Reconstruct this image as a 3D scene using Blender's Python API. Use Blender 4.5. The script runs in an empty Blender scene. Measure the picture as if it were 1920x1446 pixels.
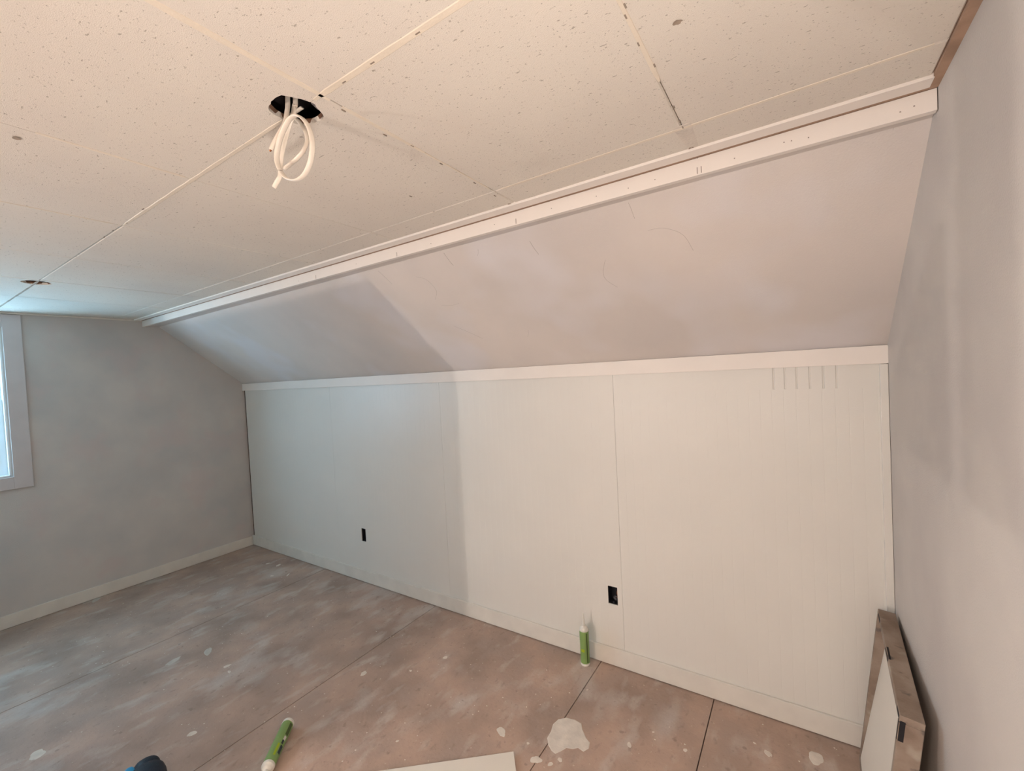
import bpy, bmesh, math, random
from mathutils import Vector, Matrix
random.seed(7)
C = bpy.context.scene.collection
scn = bpy.context.scene

# ------------------------------------------------------------------ camera
CAM = Vector((4.6816, -2.2032, 1.6)); YAW, PIT, ROL, FPX = 0.580391, -0.026425, -0.050907, 818.767
F = Vector((-math.sin(YAW)*math.cos(PIT), math.cos(YAW)*math.cos(PIT), math.sin(PIT)))
R0 = F.cross(Vector((0, 0, 1))).normalized(); U0 = R0.cross(F)
Rt = R0*math.cos(ROL) + U0*math.sin(ROL); Up = -R0*math.sin(ROL) + U0*math.cos(ROL)
cd = bpy.data.cameras.new('camera'); cam = bpy.data.objects.new('camera', cd); C.objects.link(cam)
cd.sensor_width = 36; cd.lens = 36*FPX/1920; cd.clip_start = 0.02
M = Matrix((Rt, Up, -F)).transposed().to_4x4(); M.translation = CAM; cam.matrix_world = M
scn.camera = cam

# ------------------------------------------------------------------ light
w = bpy.data.worlds.new('sky'); scn.world = w; w.use_nodes = True
bg = w.node_tree.nodes['Background']; bg.inputs[0].default_value = (0.44, 0.76, 1.0, 1); bg.inputs[1].default_value = 11.5

def lamp(name, loc, power, col, rad):
    d = bpy.data.lights.new(name, 'POINT'); d.energy = power; d.color = col; d.shadow_soft_size = rad
    o = bpy.data.objects.new(name, d); o.location = loc; C.objects.link(o); return o
WARM = (1.0, 0.90, 0.84)
lamp('lamp_beyond_partition', (2.80, -4.10, 1.30), 72, WARM, 0.018)
lamp('lamp_by_photographer', (4.55, -2.12, 1.40), 16.5, WARM, 0.05)
pd = bpy.data.lights.new('window_portal', 'AREA'); pd.shape = 'RECTANGLE'; pd.size = 0.86; pd.size_y = 1.06
pd.cycles.is_portal = True
po = bpy.data.objects.new('window_portal', pd); po.location = (-0.13, -2.02, 1.58)
po.rotation_euler = (0, math.radians(-90), 0); po.rotation_euler = (math.radians(90), 0, math.radians(-90+180)); C.objects.link(po)
po.matrix_world = Matrix(((0, 0, -1, -0.13), (1, 0, 0, -2.02), (0, -1, 0, 1.58), (0, 0, 0, 1)))

scn.view_settings.view_transform = 'Standard'; scn.view_settings.look = 'None'
scn.view_settings.gamma = 1; scn.view_settings.use_curve_mapping = False
scn.view_settings.exposure = 0.38

# ------------------------------------------------------------------ helpers
def srgb(r, g, b):
    f = lambda c: (c/255/12.92) if c <= 10 else ((c/255+0.055)/1.055)**2.4
    return (f(r), f(g), f(b), 1)

def mat(name, col, rough=0.6, bump=0.0, bscale=200, var=0.0, vscale=3.0, col2=None, spec=0.3, metal=0.0):
    m = bpy.data.materials.new(name); m.use_nodes = True
    nt = m.node_tree; b = nt.nodes['Principled BSDF']
    b.inputs['Roughness'].default_value = rough; b.inputs['Specular IOR Level'].default_value = spec
    b.inputs['Metallic'].default_value = metal
    tc = nt.nodes.new('ShaderNodeTexCoord')
    c2 = col2 or tuple(c*(1-var) for c in col[:3])+(1,)
    n = nt.nodes.new('ShaderNodeTexNoise'); n.inputs['Scale'].default_value = vscale; n.inputs['Detail'].default_value = 5
    nt.links.new(tc.outputs['Object'], n.inputs['Vector'])
    r = nt.nodes.new('ShaderNodeValToRGB'); r.color_ramp.elements[0].position = .35; r.color_ramp.elements[1].position = .65
    r.color_ramp.elements[0].color = c2; r.color_ramp.elements[1].color = col
    nt.links.new(n.outputs['Fac'], r.inputs['Fac']); nt.links.new(r.outputs['Color'], b.inputs['Base Color'])
    if bump:
        nb = nt.nodes.new('ShaderNodeTexNoise'); nb.inputs['Scale'].default_value = bscale; nb.inputs['Detail'].default_value = 3
        nt.links.new(tc.outputs['Object'], nb.inputs['Vector'])
        bp = nt.nodes.new('ShaderNodeBump'); bp.inputs['Strength'].default_value = bump; bp.inputs['Distance'].default_value = 0.002
        nt.links.new(nb.outputs['Fac'], bp.inputs['Height']); nt.links.new(bp.outputs['Normal'], b.inputs['Normal'])
    return m

def layer(m, scale, lo, hi, col, fac=1.0, stretch=(1, 1, 1), detail=3, kind='noise', seed=0):
    """mix a further colour into the base colour where a noise lies between lo and hi"""
    nt = m.node_tree; b = nt.nodes['Principled BSDF']; src = b.inputs['Base Color'].links[0].from_socket
    tc = nt.nodes.new('ShaderNodeTexCoord'); mp = nt.nodes.new('ShaderNodeMapping')
    mp.inputs['Scale'].default_value = stretch; mp.inputs['Location'].default_value = (seed*3.7, seed*1.3, seed)
    nt.links.new(tc.outputs['Object'], mp.inputs['Vector'])
    if kind == 'noise':
        n = nt.nodes.new('ShaderNodeTexNoise'); n.inputs['Detail'].default_value = detail; out = n.outputs['Fac']
    else:
        n = nt.nodes.new('ShaderNodeTexVoronoi'); out = n.outputs['Distance']
    n.inputs['Scale'].default_value = scale
    nt.links.new(mp.outputs['Vector'], n.inputs['Vector'])
    r = nt.nodes.new('ShaderNodeMapRange'); r.inputs['From Min'].default_value = lo; r.inputs['From Max'].default_value = hi
    r.inputs['To Min'].default_value = 0; r.inputs['To Max'].default_value = fac
    nt.links.new(out, r.inputs['Value'])
    x = nt.nodes.new('ShaderNodeMixRGB'); nt.links.new(r.outputs['Result'], x.inputs['Fac'])
    nt.links.new(src, x.inputs['Color1']); x.inputs['Color2'].default_value = col
    nt.links.new(x.outputs['Color'], b.inputs['Base Color'])
    return m

def obj(name, bm, m, parent=None, smooth=False):
    me = bpy.data.meshes.new(name); bm.normal_update(); bm.to_mesh(me); bm.free()
    if smooth:
        for p in me.polygons: p.use_smooth = True
    if isinstance(m, (list, tuple)):
        for k in m: me.materials.append(k)
    else: me.materials.append(m)
    o = bpy.data.objects.new(name, me); C.objects.link(o)
    if parent: o.parent = parent
    return o

def tag(o, label, cat, group=None):
    o['label'] = label; o['category'] = cat
    if group: o['group'] = group
    return o
def struct(o, label=None):
    o['kind'] = 'structure'
    if label: o['label'] = label
    return o
def empty(name, loc=(0, 0, 0), rz=0):
    o = bpy.data.objects.new(name, None); o.location = loc; o.rotation_euler = (0, 0, rz); o.empty_display_size = .05
    C.objects.link(o); return o

def box(bm, x0, x1, y0, y1, z0, z1, mi=0):
    v = [bm.verts.new(p) for p in ((x0, y0, z0), (x1, y0, z0), (x1, y1, z0), (x0, y1, z0), (x0, y0, z1), (x1, y0, z1), (x1, y1, z1), (x0, y1, z1))]
    for f in ((3, 2, 1, 0), (4, 5, 6, 7), (0, 1, 5, 4), (1, 2, 6, 5), (2, 3, 7, 6), (3, 0, 4, 7)):
        bm.faces.new([v[i] for i in f]).material_index = mi
    return v
def bx(*a, bev=0):
    bm = bmesh.new(); box(bm, *a)
    if bev: bmesh.ops.bevel(bm, geom=bm.edges[:], offset=bev, segments=2, affect='EDGES', profile=.6)
    return bm
def prism(bm, pts, axis, a, b, mi=0):
    """extrude a 2-D outline along an axis (0,1,2) from a to b"""
    def P(p, t):
        q = [p[0], p[1]]; q.insert(axis, t); return q
    A = [bm.verts.new(P(p, a)) for p in pts]; B = [bm.verts.new(P(p, b)) for p in pts]
    bm.faces.new(A[::-1]).material_index = mi; bm.faces.new(B).material_index = mi
    n = len(pts)
    for i in range(n):
        bm.faces.new((A[i], A[(i+1) % n], B[(i+1) % n], B[i])).material_index = mi
    bmesh.ops.recalc_face_normals(bm, faces=bm.faces[:])
def lathe(bm, prof, seg=28, mi=0):
    rings = []
    for r, z in prof:
        rings.append([bm.verts.new((r*math.cos(2*math.pi*k/seg), r*math.sin(2*math.pi*k/seg), z)) for k in range(seg)])
    for a, b in zip(rings, rings[1:]):
        for k in range(seg):
            bm.faces.new((a[k], a[(k+1) % seg], b[(k+1) % seg], b[k])).material_index = mi
    bm.faces.new(rings[0][::-1]).material_index = mi; bm.faces.new(rings[-1]).material_index = mi
def catmull(pts, n=8):
    P = [pts[0]]+list(pts)+[pts[-1]]; out = []
    for i in range(1, len(P)-2):
        for k in range(n):
            t = k/n; a, b, c, d = [Vector(q) for q in P[i-1:i+3]]
            out.append(.5*((2*b)+(c-a)*t+(2*a-5*b+4*c-d)*t*t+(3*b-a-3*c+d)*t**3))
    out.append(Vector(P[-2])); return out
def ribbon(bm, pts, w, t, wdir, seg=10):
    """flat oval cable: width w along wdir, thickness t"""
    pts = catmull(pts); rings = []
    for i, p in enumerate(pts):
        T = (pts[min(i+1, len(pts)-1)]-pts[max(i-1, 0)]).normalized()
        Wd = (wdir - T*wdir.dot(T)).normalized() if abs(wdir.dot(T)) < .98 else T.orthogonal().normalized()
        N = T.cross(Wd)
        rings.append([bm.verts.new(p + Wd*(w/2*math.cos(2*math.pi*k/seg)) + N*(t/2*math.sin(2*math.pi*k/seg))) for k in range(seg)])
    for a, b in zip(rings, rings[1:]):
        for k in range(seg): bm.faces.new((a[k], a[(k+1) % seg], b[(k+1) % seg], b[k]))
    bm.faces.new(rings[0][::-1]); bm.faces.new(rings[-1])
    bmesh.ops.recalc_face_normals(bm, faces=bm.faces[:])
def tube(bm, pts, r, seg=6): ribbon(bm, pts, 2*r, 2*r, Vector((.3, .5, .8)).normalized(), seg)
def px_on(px, axis, val):
    """the world point seen at a photo pixel on a plane; used once, to read off real positions"""
    d = F + Rt*((px[0]-960)/FPX) - Up*((px[1]-723)/FPX)
    return CAM + d*((val-CAM[axis])/d[axis])

# ------------------------------------------------------------------ materials
m_panel = mat('painted_panelling', srgb(226, 222, 214), .38, .25, 260, .03, 2.2, spec=.5)
m_trim = mat('white_trim_paint', srgb(240, 232, 224), .42, .12, 300, .03, 6)
m_base = mat('baseboard_paint', srgb(226, 220, 210), .5, .15, 120, .08, 9)
m_slope = mat('primed_drywall', srgb(226, 216, 208), .8, .3, 240, 0, 1.3, col2=srgb(212, 204, 198))
layer(m_slope, 2.2, .52, .68, srgb(226, 222, 224), .6, detail=2, seed=2)
m_gable = mat('mottled_wall_paint', srgb(208, 202, 196), .8, .5, 320, 0, 2.6, col2=srgb(194, 191, 188))
layer(m_gable, 5, .52, .66, srgb(206, 192, 188), .5, seed=3)
m_right = mat('patched_wall_paint', srgb(208, 200, 192), .75, .4, 260, 0, 2.4, col2=srgb(196, 188, 182))
m_tile = mat('fissured_ceiling_tile', srgb(230, 222, 210), .9, .5, 500, 0, 2.0, col2=srgb(224, 215, 204))
layer(m_tile, 85, .13, .06, srgb(130, 120, 108), .6, (1, 1, 1), kind='voronoi')
layer(m_tile, 60, .68, .74, srgb(150, 138, 122), .7, (1, 2.2, 1), detail=2, seed=4)
layer(m_tile, 150, .66, .74, srgb(160, 148, 132), .6, (1, 1, 1), detail=2, seed=5)
m_bead = mat('cream_bead', srgb(236, 224, 206), .6, .3, 180, .06, 20)
m_brown = mat('bare_brown_wood', srgb(182, 152, 130), .8, .4, 90, .25, 14)
m_darkwood = mat('dark_gap_wood', srgb(92, 68, 52), .85, .3, 90, .3, 40)
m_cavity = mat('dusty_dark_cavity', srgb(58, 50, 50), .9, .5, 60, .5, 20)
m_plaster = mat('broken_plaster', srgb(176, 158, 140), .9, .8, 60, .3, 30)
m_rim = mat('torn_tile_edge', srgb(132, 100, 80), .9, .7, 90, .3, 50)
m_cable = mat('white_cable_jacket', srgb(236, 226, 212), .32, .1, 90, .04, 30, spec=.6)
m_boxblk = mat('black_outlet_box', srgb(44, 45, 50), .45, .2, 90, .4, 30)
m_copper = mat('cut_copper', srgb(150, 96, 60), .4, metal=.6)
m_green = mat('green_tube_label', srgb(134, 164, 98), .45, .05, 60, .12, 18)
m_white = mat('white_plastic', srgb(226, 222, 212), .4, .05, 60, .05, 18)
m_print = mat('dark_print', srgb(44, 58, 62), .5)
m_yprint = mat('yellow_green_print', srgb(160, 180, 40), .5)
m_board = mat('white_board_face', srgb(232, 224, 212), .5, .1, 140, .03, 5)
m_frame = mat('weathered_grey_brown_wood', srgb(166, 150, 136), .8, .5, 120, 0, 9, col2=srgb(132, 114, 100))
layer(m_frame, 16, .62, .7, srgb(84, 78, 76), .8, (1, 1, 1), seed=6)
layer(m_frame, 10, .60, .68, srgb(182, 172, 156), .6, (1, 1, 1), seed=9)
m_back = mat('back_wall_paint', srgb(225, 215, 205), .8)
m_casing = mat('window_casing_paint', srgb(206, 199, 198), .55, .15, 200, .05, 8)
m_void = mat('dark_notch_fill', srgb(40, 38, 40), .9, .4, 60)  # dark blocks standing for notches and gaps in the frame boards
m_vinyl = mat('white_window_vinyl', srgb(236, 240, 242), .35)
m_tool = mat('black_rubber', srgb(34, 38, 48), .55, .5, 240, .3, 60)
m_blue = mat('bright_blue_plastic', srgb(40, 150, 200), .35)
m_pencil = mat('pencil_line', srgb(150, 138, 130), .8)
m_flake = mat('plaster_flake', srgb(228, 218, 206), .85, .4, 120, .15, 20)
m_floor = mat('dusty_subfloor', srgb(190, 163, 146), .62, .8, 60, 0, 3.0, col2=srgb(158, 137, 124), spec=.35)
layer(m_floor, 5, .48, .72, srgb(170, 150, 138), .9, (1, 1, 1), 6, seed=1)
layer(m_floor, 11, .56, .72, srgb(208, 200, 192), .45, (1, .45, 1), 5, seed=2)
layer(m_floor, 3.3, .55, .72, srgb(204, 200, 194), .5, (1.4, .8, 1), 6, seed=5)
layer(m_floor, 24, .66, .72, srgb(132, 114, 104), .5, (1, 1, 1), 3, seed=7)
layer(m_floor, 38, .60, .74, srgb(140, 122, 110), .5, (1, .5, 1), 4, seed=11)
layer(m_floor, 60, .70, .75, srgb(205, 190, 172), .7, (1, 1, 1), 2, seed=8)
layer(m_floor, 150, .69, .74, srgb(88, 74, 66), .5, (1, 1, 1), 2, seed=8)

L, HC = 4.972, 2.22
# ================================================================== SETTING
# floor: sheets of subfloor with open joints
sub = struct(obj('floor', bx(-.1, 5.1, -4.3, .12, -.06, -.02), m_darkwood), 'dusty brown subfloor with joints, smears and plaster splashes')
xs = [-.02, 1.222, 2.51, 3.735, 4.303, 5.0]
ys = {0: [-4.2, -2.1, .06], 1: [-4.2, -1.95, .06], 2: [-4.2, -1.75, .06], 3: [-4.2, -2.3, .06], 4: [-4.2, -1.9, .06]}
for i in range(5):
    for a, b in zip(ys[i], ys[i][1:]):
        bm = bmesh.new(); g = .0022
        box(bm, xs[i]+g, xs[i+1]-g, a+g, b-g, -.02, 0)
        obj('floor_sheet', bm, m_floor, sub)

# gable wall (left) with the window opening
WY0, WY1, WZ0, WZ1 = -2.45, -1.585, 1.055, 2.105
bm = bmesh.new()
box(bm, -.13, 0, -4.3, WY0, 0, 2.3); box(bm, -.13, 0, WY1, .12, 0, 2.3)
box(bm, -.13, 0, WY0, WY1, 0, WZ0); box(bm, -.13, 0, WY0, WY1, WZ1, 2.3)
struct(obj('wall_left', bm, m_gable), 'mottled grey-mauve gable wall with the window')
# right wall and the walls behind the viewer
struct(obj('wall_right', bx(L, L+.1, -4.3, .12, -.02, 2.32), m_right), 'pale patched wall on the right')
struct(obj('wall_back', bx(-.1, 5.1, -4.4, -4.3, -.02, 2.32), m_back))
# unseen partition, board and bracket added behind the viewer to shape the lamp's shadows
bm = bmesh.new()
prism(bm, [(0, 0), (2.80, 0), (2.80, 1.66), (1.75, 1.66), (1.25, 2.22), (0, 2.22)], 1, -2.62, -2.52)
part = struct(obj('shadow_partition', bm, m_back), 'unseen partial-height partition added behind the viewer to cast the shadow edge')
bm = bmesh.new(); box(bm, 3.872, 3.96, -2.55, -2.52, 1.295, 2.222); obj('shadow_board', bm, m_back, part)  # added out of view to cast a dark bar on the right wall
bm = bmesh.new(); prism(bm, [(3.657, 1.293), (3.823, 1.293), (3.823, 1.588), (3.657, 1.391)], 1, -2.55, -2.52)
box(bm, 3.822, 3.873, -2.54, -2.53, 1.50, 1.506); obj('shadow_bracket', bm, m_back, part)  # added out of view to shade the right wall beneath the slope

# knee wall: backing, four grooved panels
kw = struct(obj('wall_front', bx(-.1, 5.1, .085, .125, -.02, 1.72), m_darkwood), 'white grooved panel knee wall under the slope')
holes = [(1.727, 1.779, .326, .431), (3.789, 3.842, .334, .431)]
deep = [4.592, 4.634, 4.676, 4.722, 4.768, 4.812]
def panel(x0, x1):
    bm = bmesh.new(); z0, z1, zt = .02, 1.60, 1.475
    g = .0445
    def prof(hx, top):
        pts = [(x0, .006), (x0, .0006), (x0+.0006, 0)]
        if top: gx = [d for d in deep if x0 < d < x1]; wd, dp = .0035, .0028
        else:
            k = math.ceil((x0+.012)/g); gx = []
            while k*g < x1-.012: gx.append(k*g); k += 1
            wd, dp = .0017, .0003
        for c in gx: pts += [(c-wd, 0), (c-wd*.5, dp), (c+wd*.5, dp), (c+wd, 0)]
        if hx:
            pts = [p for p in pts if not (hx[0]-.003 < p[0] < hx[1]+.003)] + [(hx[0], 0), (hx[1], 0)]
        pts += [(x1-.0006, 0), (x1, .0006), (x1, .006)]
        pts.sort(key=lambda p: p[0]) if hx else None
        return pts
    hs = [h for h in holes if x0 < h[0] < x1]; h = hs[0] if hs else None
    def fill(pts, a, b, skip=None):
        for p, q in zip(pts, pts[1:]):
            if skip and p[0] >= skip[0]-1e-6 and q[0] <= skip[1]+1e-6: continue
            bm.faces.new([bm.verts.new((p[0], p[1], a)), bm.verts.new((q[0], q[1], a)), bm.verts.new((q[0], q[1], b)), bm.verts.new((p[0], p[1], b))])
    has_deep = any(x0 < d < x1 for d in deep)
    zt_ = zt if has_deep else z1
    if h:
        fill(prof(h, False), z0, h[2]); fill(prof(h, False), h[2], h[3], h); fill(prof(h, False), h[3], zt_)
        for (a, b, c, d) in ((h[0], h[0], h[2], h[3]), (h[1], h[1], h[2], h[3])):
            bm.faces.new([bm.verts.new(p) for p in ((a, 0, c), (a, .006, c), (a, .006, d), (a, 0, d))])
        for z in (h[2], h[3]):
            bm.faces.new([bm.verts.new(p) for p in ((h[0], 0, z), (h[1], 0, z), (h[1], .006, z), (h[0], .006, z))])
    else: fill(prof(None, False), z0, zt_)
    if has_deep: fill(prof(None, True), zt, z1)
    o = obj('wall_panel', bm, m_panel, kw); return o
seams = [.022, 1.4215, 2.645, 3.869, 4.969]
for a, b in zip(seams, seams[1:]): panel(a+.0004, b-.0004)
obj('corner_strip', bx(.0, .024, .004, .02, .02, 1.6), m_darkwood, kw)

# slope: ruled drywall surface, a little shallower at the right end
bm = bmesh.new(); NX = 30; NY = 12; rows = []
def slope_z(x, y):
    k = (L-x)/L
    s = .735*(1-k)+.80*k
    return 1.636 - s*y
for i in range(NX+1):
    x = -.02+(L+.04)*i/NX; ytop = -.766
    rows.append([bm.verts.new((x, ytop*j/NY, slope_z(x, ytop*j/NY))) for j in range(NY+1)])
back = [[bm.verts.new((v.co.x, v.co.y+.05, v.co.z+.07)) for v in r] for r in rows]
for i in range(NX):
    for j in range(NY):
        bm.faces.new((rows[i][j], rows[i+1][j], rows[i+1][j+1], rows[i][j+1]))
        bm.faces.new((back[i][j], back[i][j+1], back[i+1][j+1], back[i+1][j]))
for i in range(NX):
    bm.faces.new((rows[i][0], back[i][0], back[i+1][0], rows[i+1][0]))
    bm.faces.new((rows[i][NY], rows[i+1][NY], back[i+1][NY], back[i][NY]))
bmesh.ops.recalc_face_normals(bm, faces=bm.faces[:])
slope = struct(obj('wall_slope', bm, m_slope, smooth=False), 'sloping grey-white drywall between the two white trims')
obj('slope_top_filler', bx(0, L, .0, .12, 1.59, 1.72), m_darkwood, slope)

# ceiling: wooden deck, tiles below it
# deck boards leave voids over the two lamp holes
H1 = (3.747, -1.611, .054); H2 = (1.275, -1.611, .056)
bm = bmesh.new()
def deck(x0, x1, y0, y1): box(bm, x0, x1, y0, y1, 2.2335, 2.26)
deck(-.12, 1.17, -4.3, .1); deck(1.38, 3.64, -4.3, .1); deck(3.86, 5.08, -4.3, .1)
for a, b in ((1.17, 1.38), (3.64, 3.86)): deck(a, b, -4.3, -1.72); deck(a, b, -1.50, .1)
box(bm, -.12, 5.08, -4.3, .1, 2.40, 2.44)
ceil = struct(obj('ceiling', bm, m_brown), 'flat ceiling of speckled cream tiles')
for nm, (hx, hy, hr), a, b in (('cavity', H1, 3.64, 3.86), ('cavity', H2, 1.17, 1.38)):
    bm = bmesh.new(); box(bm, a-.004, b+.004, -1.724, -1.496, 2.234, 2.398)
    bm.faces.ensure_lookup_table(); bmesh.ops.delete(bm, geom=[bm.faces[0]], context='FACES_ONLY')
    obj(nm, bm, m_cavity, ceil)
YL = [-4.2, -3.48, -2.86, -2.235, -1.611, -.969, -.797]
XL = [.006, .20, .752, 1.352, 1.972, 2.612, 3.208, 3.840, 4.447, 4.953]
def arc(h, x0, x1, yedge, sgn):
    hx, hy, hr = h; pts = []
    for k in range(19):
        a = math.pi*k/18
        r = hr*(1+.05*math.sin(5*a+hx*9)+.03*random.uniform(-1, 1))
        if k in (0, 18): r = hr
        pts.append((hx+r*math.cos(a), yedge+sgn*r*math.sin(a)))
    return pts
for i in range(len(XL)-1):
    for j in range(len(YL)-1):
        x0, x1, y0, y1 = XL[i]+.0008, XL[i+1]-.0008, YL[j]+.0008, YL[j+1]-.0008
        out = [(x0, y0), (x1, y0), (x1, y1), (x0, y1)]
        for h in (H1, H2):
            if x0 < h[0] < x1:
                if abs(YL[j+1]+1.611) < .01:    # notch in the upper edge
                    out = [(x0, y0), (x1, y0), (x1, y1)] + arc(h, x0, x1, y1, -1) + [(x0, y1)]
                if abs(YL[j]+1.611) < .01:
                    out = [(x0, y0)] + arc(h, x0, x1, y0, 1)[::-1] + [(x1, y0), (x1, y1), (x0, y1)]
        bm = bmesh.new(); dz = random.uniform(-.0006, .0006)
        prism(bm, out, 2, HC+dz, 2.233)
        if len(out) == 4:
            es = [e for e in bm.edges if all(v.co.z < HC+.002 for v in e.verts)]
            bmesh.ops.bevel(bm, geom=es, offset=.0035, segments=1, affect='EDGES')
        t = obj('ceiling_tile', bm, m_tile, ceil)
# torn brown edge ring inside the two holes
for (hx, hy, hr) in (H1, H2):
    bm = bmesh.new(); n = 32; r0, r1 = [], []
    for k in range(n):
        a = 2*math.pi*k/n; rr = hr*(1+.03*random.uniform(-1, 1))
        r0.append(bm.verts.new((hx+(rr+.001)*math.cos(a), hy+(rr+.001)*math.sin(a), HC+.004)))
        r1.append(bm.verts.new((hx+rr*.98*math.cos(a), hy+rr*.98*math.sin(a), 2.2335)))
    for k in range(n): bm.faces.new((r0[k], r0[(k+1) % n], r1[(k+1) % n], r1[k]))
    obj('hole_rim', bm, m_rim, ceil)
# raised cream beads over some of the joints
def bead(pts, w, name='joint_bead', m=None):
    bm = bmesh.new(); prev = None
    P = [Vector(p) for p in pts]; n = 24
    T = (P[-1]-P[0]).normalized(); S = Vector((-T.y, T.x))
    Ln = (P[-1]-P[0]).length; rings = []
    for k in range(n+1):
        c = P[0]+T*Ln*k/n; ww = w*(1+.16*random.uniform(-1, 1))*(.5 if k in (0, n) else 1)
        rings.append([bm.verts.new(((c+S*s*ww).x, (c+S*s*ww).y, z)) for s, z in ((-.5, HC+.0004), (-.35, HC-.0011), (.35, HC-.0011), (.5, HC+.0004))])
    for a, b in zip(rings, rings[1:]):
        for q in range(3): bm.faces.new((a[q], b[q], b[q+1], a[q+1]))
    bmesh.ops.recalc_face_normals(bm, faces=bm.faces[:])
    return obj(name, bm, m or m_bead, ceil)
bead([(3.840, -2.9), (3.840, -1.59)], .017)
bead([(3.840, -1.56), (3.840, -1.30)], .013)
bead([(3.840, -1.30), (3.840, -1.0)], .006)
bead([(3.815, -1.611), (4.95, -1.611)], .017)
bead([(2.62, -1.611), (3.690, -1.611)], .013)
bead([(1.33, -1.611), (.01, -1.611)], .012, m=m_plaster)
bead([(3.868, -.969), (4.93, -.969)], .013)
bead([(3.208, -1.93), (3.208, -1.63)], .012)
bead([(2.612, -2.2), (2.612, -1.64)], .006)
bead([(4.447, -1.75), (4.447, -1.20)], .011)
bm = bmesh.new(); prism(bm, [(4.425, -.985), (4.47, -.985), (4.462, -.80), (4.44, -.80)], 2, HC-.0008, HC+.0006); obj('joint_patch', bm, m_flake, ceil)
# dark staples along the joints, small dents and holes
bm = bmesh.new()
def mark(x, y, l, w, a):
    c, s = math.cos(a), math.sin(a)
    v = [bm.verts.new((x+c*u*l-s*q*w, y+s*u*l+c*q*w, HC-.0016)) for u, q in ((-.5, -.5), (.5, -.5), (.5, .5), (-.5, .5))]
    t = [bm.verts.new((p.co.x, p.co.y, HC+.001)) for p in v]
    bm.faces.new(v[::-1])
    for k in range(4): bm.faces.new((v[k], v[(k+1) % 4], t[(k+1) % 4], t[k]))
for px in ((783, 61), (698, 117), (645, 153), (1172, 10), (1173, 30), (1197, 82), (1227, 122), (1264, 200), (1275, 228), (644, 207), (722, 253), (773, 273), (827, 307), (770, 368), (1280, 238), (890, 343), (928, 367), (268, 392), (238, 418), (195, 445), (212, 432)):
    p = px_on(px, 2, HC); along = 0 if (px[0] < 800 and px[1] < 160) or px[0] < 300 else math.pi/2
    mark(p.x, p.y, .011, .0028, along)
m_staple = mat('dull_staple', srgb(152, 138, 124), .5)
o = obj('staple', bm, m_staple, ceil); o['kind'] = 'stuff'
bm = bmesh.new()
for px, r in (((1270, 41), .008), ((30, 258), .010), ((1296, 277), .008), ((955, 382), .007), ((736, 451), .007), ((213, 595), .006), ((113, 551), .003)):
    p = px_on(px, 2, HC); ring = []
    for k in range(12):
        a = k*math.pi/6; q = r*random.uniform(.75, 1.15); ring.append(bm.verts.new((p.x+q*math.cos(a), p.y+q*math.sin(a)*.8, HC-.0012)))
    c = bm.verts.new((p.x, p.y, HC-.0006))
    for k in range(12): bm.faces.new((ring[k], c, ring[(k+1) % 12]))
o = obj('dent', bm, m_plaster, ceil); o['kind'] = 'stuff'

# ------------------------------------------------------------------ trims and baseboards
# trim_1: vertical fascia under the ceiling; trim_2: thin strip on the ceiling; trim_3: bare strip at right wall
t1 = struct(obj('trim_1', bx(.001, 4.970, -.783, -.764, 2.163, 2.2135, bev=.0012), m_trim), 'white fascia board along the top of the slope')
struct(obj('trim_2', bx(.02, 4.955, -.842, -.797, HC-.008, HC+.004, bev=.001), m_trim), 'narrow white strip on the ceiling above the fascia')
obj('gap_strip', bx(.001, 4.97, -.797, -.76, 2.2145, 2.2335), m_brown, t1)
struct(obj('trim_3', bx(4.953, L, -4.2, -.784, 2.214, 2.234), m_brown), 'bare brown wood strip between ceiling tiles and right wall')
struct(obj('trim_4', bx(.0, L+.001, -.015, 0, 1.568, 1.638, bev=.0015), m_trim), 'white trim board along the top of the knee wall')
struct(obj('trim_5', bx(4.946, L-.001, -.017, 0, .1, 1.566, bev=.002), m_panel), 'narrow white batten in the right corner')
struct(obj('trim_6', bx(0, .012, -4.2, -.75, 2.207, HC, bev=.002), m_base), 'thin strip where ceiling meets gable wall')
fill = bmesh.new()    # drywall underside between fascia and slope
prism(fill, [(-.764, 2.17), (-.50, 2.17), (-.50, 2.23), (-.764, 2.23)], 0, .001, L-.001)
obj('soffit', fill, m_slope, slope)
struct(obj('baseboard_front', bx(.0, 4.969, -.0125, 0, .004, .099, bev=.003), m_base), 'white baseboard at the foot of the knee wall')
struct(obj('baseboard_left', bx(0, .0125, -4.2, -.0126, .002, .093, bev=.003), m_base), 'grimy baseboard at the foot of the gable wall')
# pencil marks and nail dots on fascia
for x, n in ((3.806, 1), (3.154, 1), (4.448, 1), (4.459, 1), (2.522, 1)):
    obj('pencil_mark', bx(x-.0010, x+.0010, -.7838, -.7825, 2.167, 2.186), m_pencil, t1)
bm = bmesh.new()
for px in ((1118, 368), (1228, 337), (1377, 297), (1470, 267), (1484, 264), (1516, 258), (1688, 210), (1714, 199), (927, 421), (808, 457), (668, 495), (1034, 391), (1178, 353), (560, 527), (1308, 296)):
    p = px_on(px, 1, -.783); box(bm, p.x-.0014, p.x+.0014, -.7836, -.782, p.z-.0014, p.z+.0014)
o = obj('nail_dot', bm, m_pencil, t1); o['kind'] = 'stuff'

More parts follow.
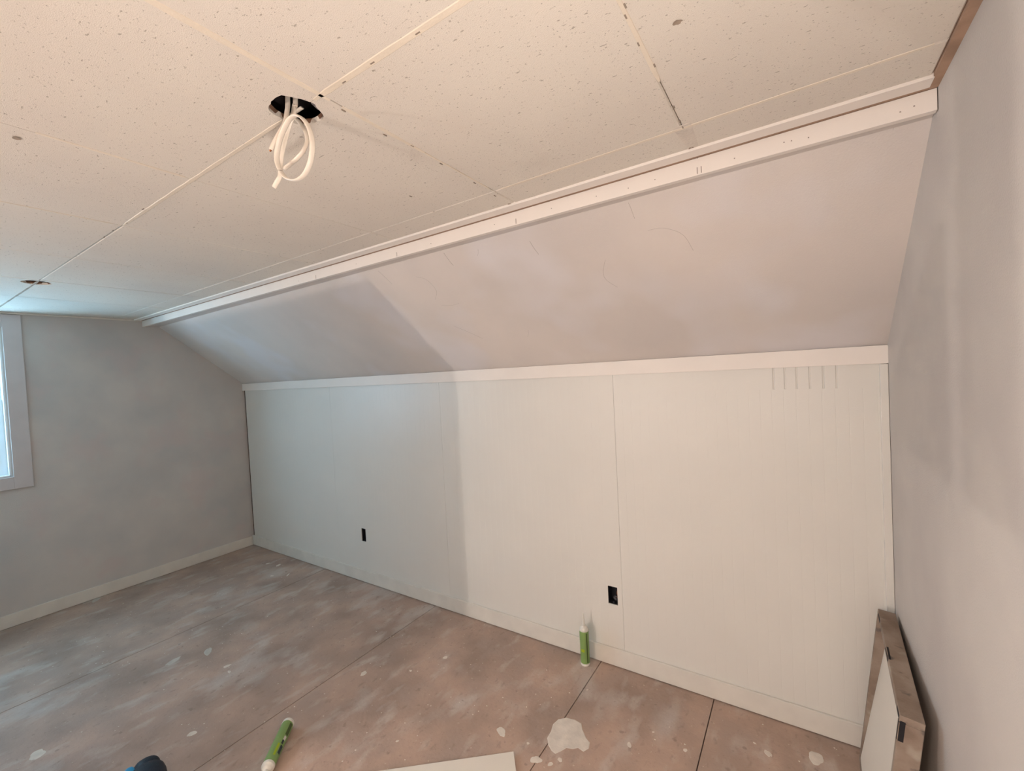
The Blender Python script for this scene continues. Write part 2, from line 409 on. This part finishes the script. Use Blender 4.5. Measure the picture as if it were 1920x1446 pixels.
# pencil lines and cracks on the slope
def on_slope(px):
    d = F + Rt*((px[0]-960)/FPX) - Up*((px[1]-723)/FPX); t = 1.0
    for _ in range(30):
        p = CAM+d*t; e = p.z-slope_z(p.x, p.y); t -= e/(d.z+.75*d.y)
    return CAM+d*t
for pts, r in ((((832, 474), (841, 487), (850, 498)), .0007), (((993, 452), (1001, 465), (1010, 477)), .0007), (((1178, 380), (1183, 391), (1190, 410)), .0005),
            (((1135, 487), (1131, 510), (1137, 525), (1158, 539)), .0005), (((1215, 432), (1245, 428), (1280, 440), (1300, 470)), .0004),
            (((850, 611), (872, 620), (890, 628), (905, 635)), .0005), (((780, 519), (800, 525), (818, 545), (816, 562)), .0004),
            (((709, 508), (722, 520), (735, 533)), .0005), (((896, 467), (897, 473), (895, 480)), .0004), (((990, 618), (991, 625), (989, 632)), .0004),
            (((828, 573), (845, 573), (861, 569)), .0004), (((1655, 226), (1675, 236), (1674, 244)), .0003)):
    bm = bmesh.new(); tube(bm, [on_slope(p) for p in pts], r*.8, 5); obj('pencil_line', bm, m_pencil, slope)

# ------------------------------------------------------------------ window
win = struct(empty('window_1', (0, -2.02, 1.05)), 'window in the gable wall, bright with daylight')
def wpart(name, a, m, bev=.002):
    bm = bx(*a, bev=bev); bmesh.ops.translate(bm, verts=bm.verts, vec=(0, 2.02, -1.05)); return obj(name, bm, m, win)
wpart('casing', (0, .014, -1.577, -1.484, .964, 2.203), m_casing)
wpart('casing', (0, .014, WY0-.10, WY0-.008, .964, 2.203), m_casing)
wpart('casing', (0, .014, WY0-.008, -1.577, 2.112, 2.203), m_casing)
wpart('casing', (0, .014, WY0-.008, -1.577, .964, 1.050), m_casing)
wpart('jamb', (-.13, 0, WY1-.010, WY1, WZ0, WZ1), m_vinyl); wpart('jamb', (-.13, 0, WY0, WY0+.01, WZ0, WZ1), m_vinyl)
wpart('jamb', (-.13, 0, WY0, WY1, WZ0, WZ0+.01), m_vinyl); wpart('jamb', (-.13, 0, WY0, WY1, WZ1-.01, WZ1), m_vinyl)
for zb, zt, xo in ((WZ0+.01, 1.60, -.075), (1.565, WZ1-.01, -.105)):
    s = wpart('sash', (xo, xo+.028, WY0+.01, WY0+.05, zb, zt), m_vinyl)
    for a in ((xo, xo+.028, WY1-.05, WY1-.01, zb, zt), (xo, xo+.028, WY0+.05, WY1-.05, zb, zb+.035), (xo, xo+.028, WY0+.05, WY1-.05, zt-.035, zt)):
        wpart('sash_rail', a, m_vinyl)
    g = bpy.data.materials.get('window_glass')
    if not g:
        g = bpy.data.materials.new('window_glass'); g.use_nodes = True; nt = g.node_tree; nt.nodes.clear()
        o_ = nt.nodes.new('ShaderNodeOutputMaterial'); tr = nt.nodes.new('ShaderNodeBsdfTransparent'); gl = nt.nodes.new('ShaderNodeBsdfGlossy')
        gl.inputs['Roughness'].default_value = .02; mx = nt.nodes.new('ShaderNodeMixShader'); mx.inputs[0].default_value = .06
        tr.inputs[0].default_value = (.95, .98, 1, 1)
        nt.links.new(tr.outputs[0], mx.inputs[1]); nt.links.new(gl.outputs[0], mx.inputs[2]); nt.links.new(mx.outputs[0], o_.inputs[0])
    wpart('pane', (xo+.012, xo+.016, WY0+.045, WY1-.045, zb+.03, zt-.03), g, 0)

# ------------------------------------------------------------------ outlet boxes
def outlet(h, label):
    x0, x1, z0, z1 = h; cx, cz = (x0+x1)/2, (z0+z1)/2
    t = empty('outlet_box', (cx, 0, z0-.002)); tag(t, label, 'outlet box', 'empty outlet boxes in the knee wall')
    def part(name, bm, m): 
        bmesh.ops.translate(bm, verts=bm.verts, vec=(-cx, 0, -(z0-.002))); return obj(name, bm, m, t)
    bm = bmesh.new(); a, b, c, d = x0-.001, x1+.001, z0-.001, z1+.001; y0, y1, th = .0065, .062, .002
    box(bm, a-th, a, y0, y1, c-th, d+th); box(bm, b, b+th, y0, y1, c-th, d+th)
    box(bm, a, b, y0, y1, c-th, c); box(bm, a, b, y0, y1, d, d+th); box(bm, a, b, y1-th, y1, c, d)
    part('box_shell', bm, m_boxblk)
    for z in (z0+.006, z1-.006):
        bm = bmesh.new(); box(bm, cx-.006, cx+.006, .008, .02, z-.005, z+.005); bmesh.ops.bevel(bm, geom=bm.edges[:], offset=.002, segments=1, affect='EDGES')
        part('screw_ear', bm, m_boxblk)
    bm = bmesh.new(); tube(bm, [Vector((x1-.006, .055, z1-.015)), Vector((x1-.010, .03, z1-.03)), Vector((x1-.008, .018, z1-.045)), Vector((x1-.006, .03, z1-.065)), Vector((cx, .045, z0+.02))], .0028, 8)
    part('wire', bm, m_copper)
    bm = bmesh.new(); box(bm, cx-.012, cx+.014, .035, .058, z0+.004, z0+.028); bmesh.ops.bevel(bm, geom=bm.edges[:], offset=.006, segments=2, affect='EDGES')
    part('cable_clamp', bm, mat('grey_clamp', srgb(84, 84, 88), .5))
outlet(holes[0], 'smaller black outlet opening in the left, bluish part of the knee wall')
outlet(holes[1], 'larger black outlet opening beside the panel seam, right of the green tube')

# ------------------------------------------------------------------ ceiling cables
def cpath(pts, y0, y1, lead=None):
    out = []
    n = len(pts)
    for i, (cx_, cy_) in enumerate(pts):
        px = (400+cx_/4.8, 100+cy_/4.8); out.append(px_on(px, 1, y0+(y1-y0)*i/(n-1)))
    return ([Vector(lead)]+out) if lead else out
rightish = Rt.copy()
def cable(pts, wd, label, w=.0115, t=.005, wdir=None):
    base = pts[0]; bm = bmesh.new(); ribbon(bm, [p-base for p in pts], w, t, wdir or rightish)
    o = obj('electrical_cable', bm, m_cable, smooth=True); o.location = base
    tag(o, label, 'cable', 'white cables hanging from the ceiling hole')
    return o
c1 = cable(cpath([(668, 400), (664, 520), (640, 640), (590, 730), (550, 800), (519, 868)], -1.628, -1.65, (3.745, -1.625, 2.36)), 1,
      'short white cable end pointing down left, cut square, in the ceiling hole')
e = c1.data.vertices; bm = bmesh.new()
endp = cpath([(519, 868), (511, 880)], -1.65, -1.65); tube(bm, [endp[0]-c1.location, endp[1]-c1.location], .0022, 8); obj('wire_end', bm, m_copper, c1)
cable(cpath([(738, 410), (730, 480), (715, 560), (680, 660), (650, 770), (622, 890), (608, 1000), (604, 1060), (596, 1120), (566, 1170), (546, 1208)], -1.618, -1.63, (3.752, -1.615, 2.36)), 1,
      'long white cable hanging straight down with a pointed lower tip')
cable(cpath([(600, 1050), (575, 980), (572, 900), (600, 770), (650, 650), (690, 590), (740, 560), (800, 585), (850, 650), (882, 740), (892, 850), (872, 980), (825, 1085), (760, 1138), (690, 1138), (640, 1110), (612, 1070)], -1.652, -1.656), 1,
      'large outer loop of white cable below the ceiling hole', wdir=(rightish*.75+F*.65).normalized())
cable(cpath([(700, 560), (745, 590), (790, 640), (835, 720), (842, 800), (815, 870), (760, 940), (690, 1000), (638, 1040)], -1.590, -1.604, (3.74, -1.592, 2.24)), 1,
      'thin inner curl of white cable inside the large loop', w=.010)
# plaster lump and torn paper inside the first hole
bm = bmesh.new(); bmesh.ops.create_icosphere(bm, subdivisions=2, radius=.017)
for v in bm.verts: v.co *= random.uniform(.75, 1.2)
bmesh.ops.translate(bm, verts=bm.verts, vec=(3.785, -1.578, 2.242)); obj('plaster_lump', bm, mat('grey_lump', srgb(110, 105, 106), .9, .6, 80), ceil)

# ------------------------------------------------------------------ caulk tubes
def caulk_tube(label, prints):
    t = empty('caulk_tube'); tag(t, label, 'caulk tube', 'green caulk tubes')
    r = .0245
    bm = bmesh.new(); lathe(bm, [(r*.9, 0), (r*1.04, .002), (r*1.04, .012), (r, .0135)], 28); obj('base_cap', bm, m_white, t, smooth=False)
    bm = bmesh.new(); lathe(bm, [(r, .0135), (r*.995, .10), (r, .188)], 28); obj('barrel', bm, m_green, t)
    bm = bmesh.new(); lathe(bm, [(r*1.0, .188), (r*1.03, .190), (r*1.0, .197), (r*.72, .206), (.0105, .211), (.0105, .219), (.0072, .221)], 28); obj('shoulder', bm, m_white, t)
    bm = bmesh.new(); lathe(bm, [(.0068, .221), (.0055, .243), (.0040, .262), (.0026, .282)], 16); obj('nozzle', bm, m_white, t)
    for (z0, z1, a0, a1, m) in prints:
        bm = bmesh.new(); n = 8; rr = r+.0005
        A = [bm.verts.new((rr*math.cos(a0+(a1-a0)*k/n), rr*math.sin(a0+(a1-a0)*k/n), z0)) for k in range(n+1)]
        B = [bm.verts.new((v.co.x, v.co.y, z1)) for v in A]
        for k in range(n): bm.faces.new((A[k], A[k+1], B[k+1], B[k]))
        obj('label_print', bm, m, t)
    return t
tb = caulk_tube('green caulk tube standing upright against the white knee wall', [(.078, .094, -2.0, -1.2, m_yprint), (.02, .18, -.72, -.45, mat('dark_green_stripe', srgb(70, 88, 48), .5)), (.13, .18, -2.95, -2.65, mat('dark_green_edge', srgb(78, 92, 60), .5))])
tb.location = (3.668, -.068, 0)
a = px_on((541, 1356), 2, .025); b = px_on((497, 1450), 2, .025); zax = (b-a).normalized()
xax = zax.cross(Vector((0, 0, 1))).normalized(); yax = zax.cross(xax)
v = CAM-a; a0 = math.atan2(yax.dot(v), xax.dot(v)); aR = math.atan2(yax.dot(Rt), xax.dot(Rt))
sg = 1 if math.sin(aR-a0) > 0 else -1
def span(p, q): return tuple(sorted((a0+sg*p, a0+sg*q)))
t2 = caulk_tube('green caulk tube lying on the floor, dark lettering on its side', [(.080, .098, *span(.35, .8), m_white), (.098, .116, *span(.3, .65), m_print), (.120, .155, *span(.4, .95), m_print), (.118, .168, *span(-.15, .2), m_yprint), (.02, .075, *span(.3, .9), bpy.data.materials['dark_green_stripe'])])
M2 = Matrix((xax, yax, zax)).transposed().to_4x4(); M2.translation = Vector((a.x, a.y, .0258)); t2.matrix_world = M2 @ Matrix.Diagonal((1.05, 1.05, 1.2, 1))

# ------------------------------------------------------------------ wooden frame and white boards
ft = empty('wooden_frame', (4.86, -.38, 0)); tag(ft, 'shallow open frame of worn grey-brown boards leaning in the right corner', 'frame')
# frame coordinates: origin at lower far front corner, u along length (towards the camera), v up the lean, n into the depth (towards the wall)
O = Vector((4.842, -.070, .004)); U = Vector((4.889, -.690, .63)) - Vector((4.917, -.071, .63)); U.normalize()
V = (Vector((4.914, -.071, .634)) - O).normalized(); V = (V-U*V.dot(U)).normalized(); N = V.cross(U).normalized()
if N.x < 0: N = -N
LU, LV, DN, TH = .62, .628, .052, .019
def fbox(u0, u1, v0, v1, n0, n1, m, name, parent, bev=.0015, orig=None, nz=None):
    bm = bmesh.new()
    box(bm, u0, u1, v0, v1, n0, n1); bmesh.ops.bevel(bm, geom=bm.edges[:], offset=bev, segments=1, affect='EDGES')
    o_ = O - parent.location if parent else O
    for v in bm.verts: c = v.co.copy(); v.co = o_ + U*c.x + V*c.y + N*c.z
    bmesh.ops.recalc_face_normals(bm, faces=bm.faces[:])
    return obj(name, bm, m, parent)
fbox(0, LU, LV-TH, LV, 0, DN, m_frame, 'top_board', ft)
fbox(0, LU, 0, TH, 0, DN, m_frame, 'bottom_board', ft)
fbox(0, TH, TH, LV-TH, 0, DN, m_frame, 'side_board', ft)
fbox(LU-TH, LU, TH, LV-TH, 0, DN, m_frame, 'side_board', ft)
fbox(.27, .35, LV-.012, LV+.0004, -.0006, .010, m_void, 'dark_notch', ft, .003)
fbox(.03, .09, LV-.014, LV-.002, -.0006, .004, m_void, 'dark_notch', ft, .001)
fbox(LU-.012, LU+.0006, LV-.075, LV-.012, -.0006, .016, m_void, 'dark_notch', ft, .003)
fbox(LU-.05, LU-.004, LV-.015, LV-.003, -.0006, .006, m_void, 'dark_notch', ft, .002)
# white board standing inside the frame, top leaning back
wb = bmesh.new(); o0 = O
a0 = o0+U*(TH+.002)+V*(TH+.001)+N*.002; a1 = o0+U*(LU-TH-.002)+V*(TH+.001)+N*.002
b1 = o0+U*(LU-TH-.002)+V*(LV-TH-.004)+N*.038; b0 = o0+U*(TH+.002)+V*(LV-TH-.004)+N*.038
cen = (a0+a1)/2; fr = [wb.verts.new(p-cen) for p in (a0, a1, b1, b0)]; bk = [wb.verts.new(p-cen+N*.009) for p in (a0, a1, b1, b0)]
wb.faces.new(fr); wb.faces.new(bk[::-1])
for k in range(4): wb.faces.new((fr[k], bk[k], bk[(k+1) % 4], fr[(k+1) % 4]))
bmesh.ops.recalc_face_normals(wb, faces=wb.faces[:])
wo = obj('white_board', wb, m_board); wo.location = cen; tag(wo, 'white board standing upright inside the leaning wooden frame', 'board')
# white board lying on the floor at the bottom edge
bo = obj('white_board', bx(0, 1.0, -.6, 0, 0, .012, bev=.001), m_board)
tag(bo, 'smooth white board lying flat on the brown floor', 'board')
p1 = px_on((963, 1409), 2, .013); p2 = px_on((705, 1446), 2, .013); dv = (p2-p1).normalized()
# local +x runs from the visible corner along the far edge
ang = math.atan2(dv.y, dv.x); bo.location = (p1.x, p1.y, .0006); bo.rotation_euler = (0, 0, ang)
bo.data.transform(Matrix.Scale(-1, 4, (0, 1, 0))); bo.data.flip_normals()

# ------------------------------------------------------------------ dark tool at the lower left
_n = px_on((271, 1425), 2, .05); tl = empty('hand_tool', (_n.x+.968*.085, _n.y-.25*.085, 0), 1.318); tag(tl, 'rounded black and bright blue hand tool on the floor, lower left', 'tool')
def blob(name, sx, sy, sz, loc, m, p=2.6):
    bm = bmesh.new(); bmesh.ops.create_uvsphere(bm, u_segments=24, v_segments=14, radius=1)
    for v in bm.verts:
        q = (abs(v.co.x)**p+abs(v.co.y)**p+abs(v.co.z)**p)**(-1/p); c = v.co*q
        v.co = Vector((c.x*sx, c.y*sy, c.z*sz))+Vector(loc)
    return obj(name, bm, m, tl, smooth=True)
blob('tool_body', .066, .10, .045, (0, -.06, .045), m_tool)
blob('blue_insert', .022, .07, .022, (-.050, -.01, .058), m_blue)
blob('tool_nose', .046, .050, .036, (.004, .040, .036), m_tool, 2.3)

# ------------------------------------------------------------------ splashes and plaster crumbs on the floor (parts of the floor)
def patch(cx, cy, rx, ry, rot=0, seed=0, h=.0012, m=None, name='plaster_patch', wob=.22, n=26):
    rnd = random.Random(seed); ph = [rnd.uniform(0, 6.28) for _ in range(4)]; bm = bmesh.new(); top = []; bot = []
    for k in range(n):
        a = 2*math.pi*k/n; q = 1+wob*(.5*math.sin(2*a+ph[0])+.35*math.sin(3*a+ph[1])+.25*math.sin(5*a+ph[2]))+.05*rnd.uniform(-1, 1)
        x, y = rx*q*math.cos(a), ry*q*math.sin(a); x, y = x*math.cos(rot)-y*math.sin(rot), x*math.sin(rot)+y*math.cos(rot)
        top.append(bm.verts.new((cx+x*.93, cy+y*.93, h))); bot.append(bm.verts.new((cx+x, cy+y, .0001)))
    bm.faces.new(top)
    for k in range(n): bm.faces.new((bot[k], bot[(k+1) % n], top[(k+1) % n], top[k]))
    return obj(name, bm, m or m_flake, sub)
bm = bmesh.new(); big = [px_on(p, 2, 0) for p in ((1028, 1398), (1026, 1384), (1033, 1372), (1037, 1358), (1047, 1349), (1062, 1346), (1078, 1350), (1090, 1357), (1092, 1368), (1099, 1384), (1106, 1393), (1104, 1404), (1094, 1410), (1084, 1403), (1074, 1405), (1062, 1403), (1052, 1409), (1041, 1414), (1034, 1408))]
cc = sum(big, Vector())/len(big); bot = [bm.verts.new((p.x, p.y, .0001)) for p in big]; top = [bm.verts.new((cc.x+(p.x-cc.x)*.96, cc.y+(p.y-cc.y)*.96, .0013)) for p in big]
bm.faces.new(top)
for k in range(len(big)): bm.faces.new((bot[k], bot[(k+1) % len(big)], top[(k+1) % len(big)], top[k]))
bmesh.ops.recalc_face_normals(bm, faces=bm.faces[:]); obj('plaster_patch', bm, m_flake, sub)
for k, (px, rx, ry) in enumerate((((682, 1263), .022, .016), ((835, 1233), .013, .015), ((426, 1249), .022, .012), ((430, 1260), .016, .008), ((180, 1125), .05, .022), ((80, 1155), .05, .012),
        ((325, 1240), .05, .02), ((390, 1222), .05, .02), ((70, 1415), .035, .03), ((502, 1057), .02, .014), ((522, 1060), .028, .016), ((510, 1080), .018, .012), ((540, 1078), .03, .008),
        ((360, 1376), .022, .016), ((1180, 1397), .016, .009), ((1285, 1407), .010, .009), ((1225, 1373), .006, .005), ((990, 1394), .008, .006), ((1530, 1422), .03, .035), ((1005, 1425), .025, .02),
        ((1032, 1433), .012, .01), ((745, 1390), .008, .006), ((940, 1372), .02, .03), ((1050, 1425), .012, .01), ((1415, 1394), .007, .005), ((1440, 1413), .012, .02), ((770, 1258), .008, .008), ((1101, 1294), .005, .004))):
    p = px_on(px, 2, 0)
    if k in (4, 5, 6, 7): m = mat('thin_smear', srgb(200, 192, 182), .8, .3, 90, .15, 20) if k == 4 else bpy.data.materials['thin_smear']
    else: m = m_flake
    patch(p.x, p.y, rx*.9, ry*.9, random.uniform(0, 3), 20+k, h=.0008, m=m)
bm = bmesh.new()
for k in range(420):
    x = random.uniform(.3, 4.85); y = -abs(random.gauss(.75, .55))-.03
    if y < -2.0: continue
    r = random.uniform(.0012, .0042); z = r*.5
    q = [bm.verts.new((x+r*random.uniform(.7, 1.3)*math.cos(a), y+r*random.uniform(.7, 1.3)*math.sin(a), 0.0002)) for a in (0, 1.26, 2.5, 3.77, 5.03)]
    c = bm.verts.new((x, y, z))
    for i in range(5): bm.faces.new((q[i], q[(i+1) % 5], c))
o = obj('plaster_crumbs', bm, m_flake, sub); o['kind'] = 'stuff'
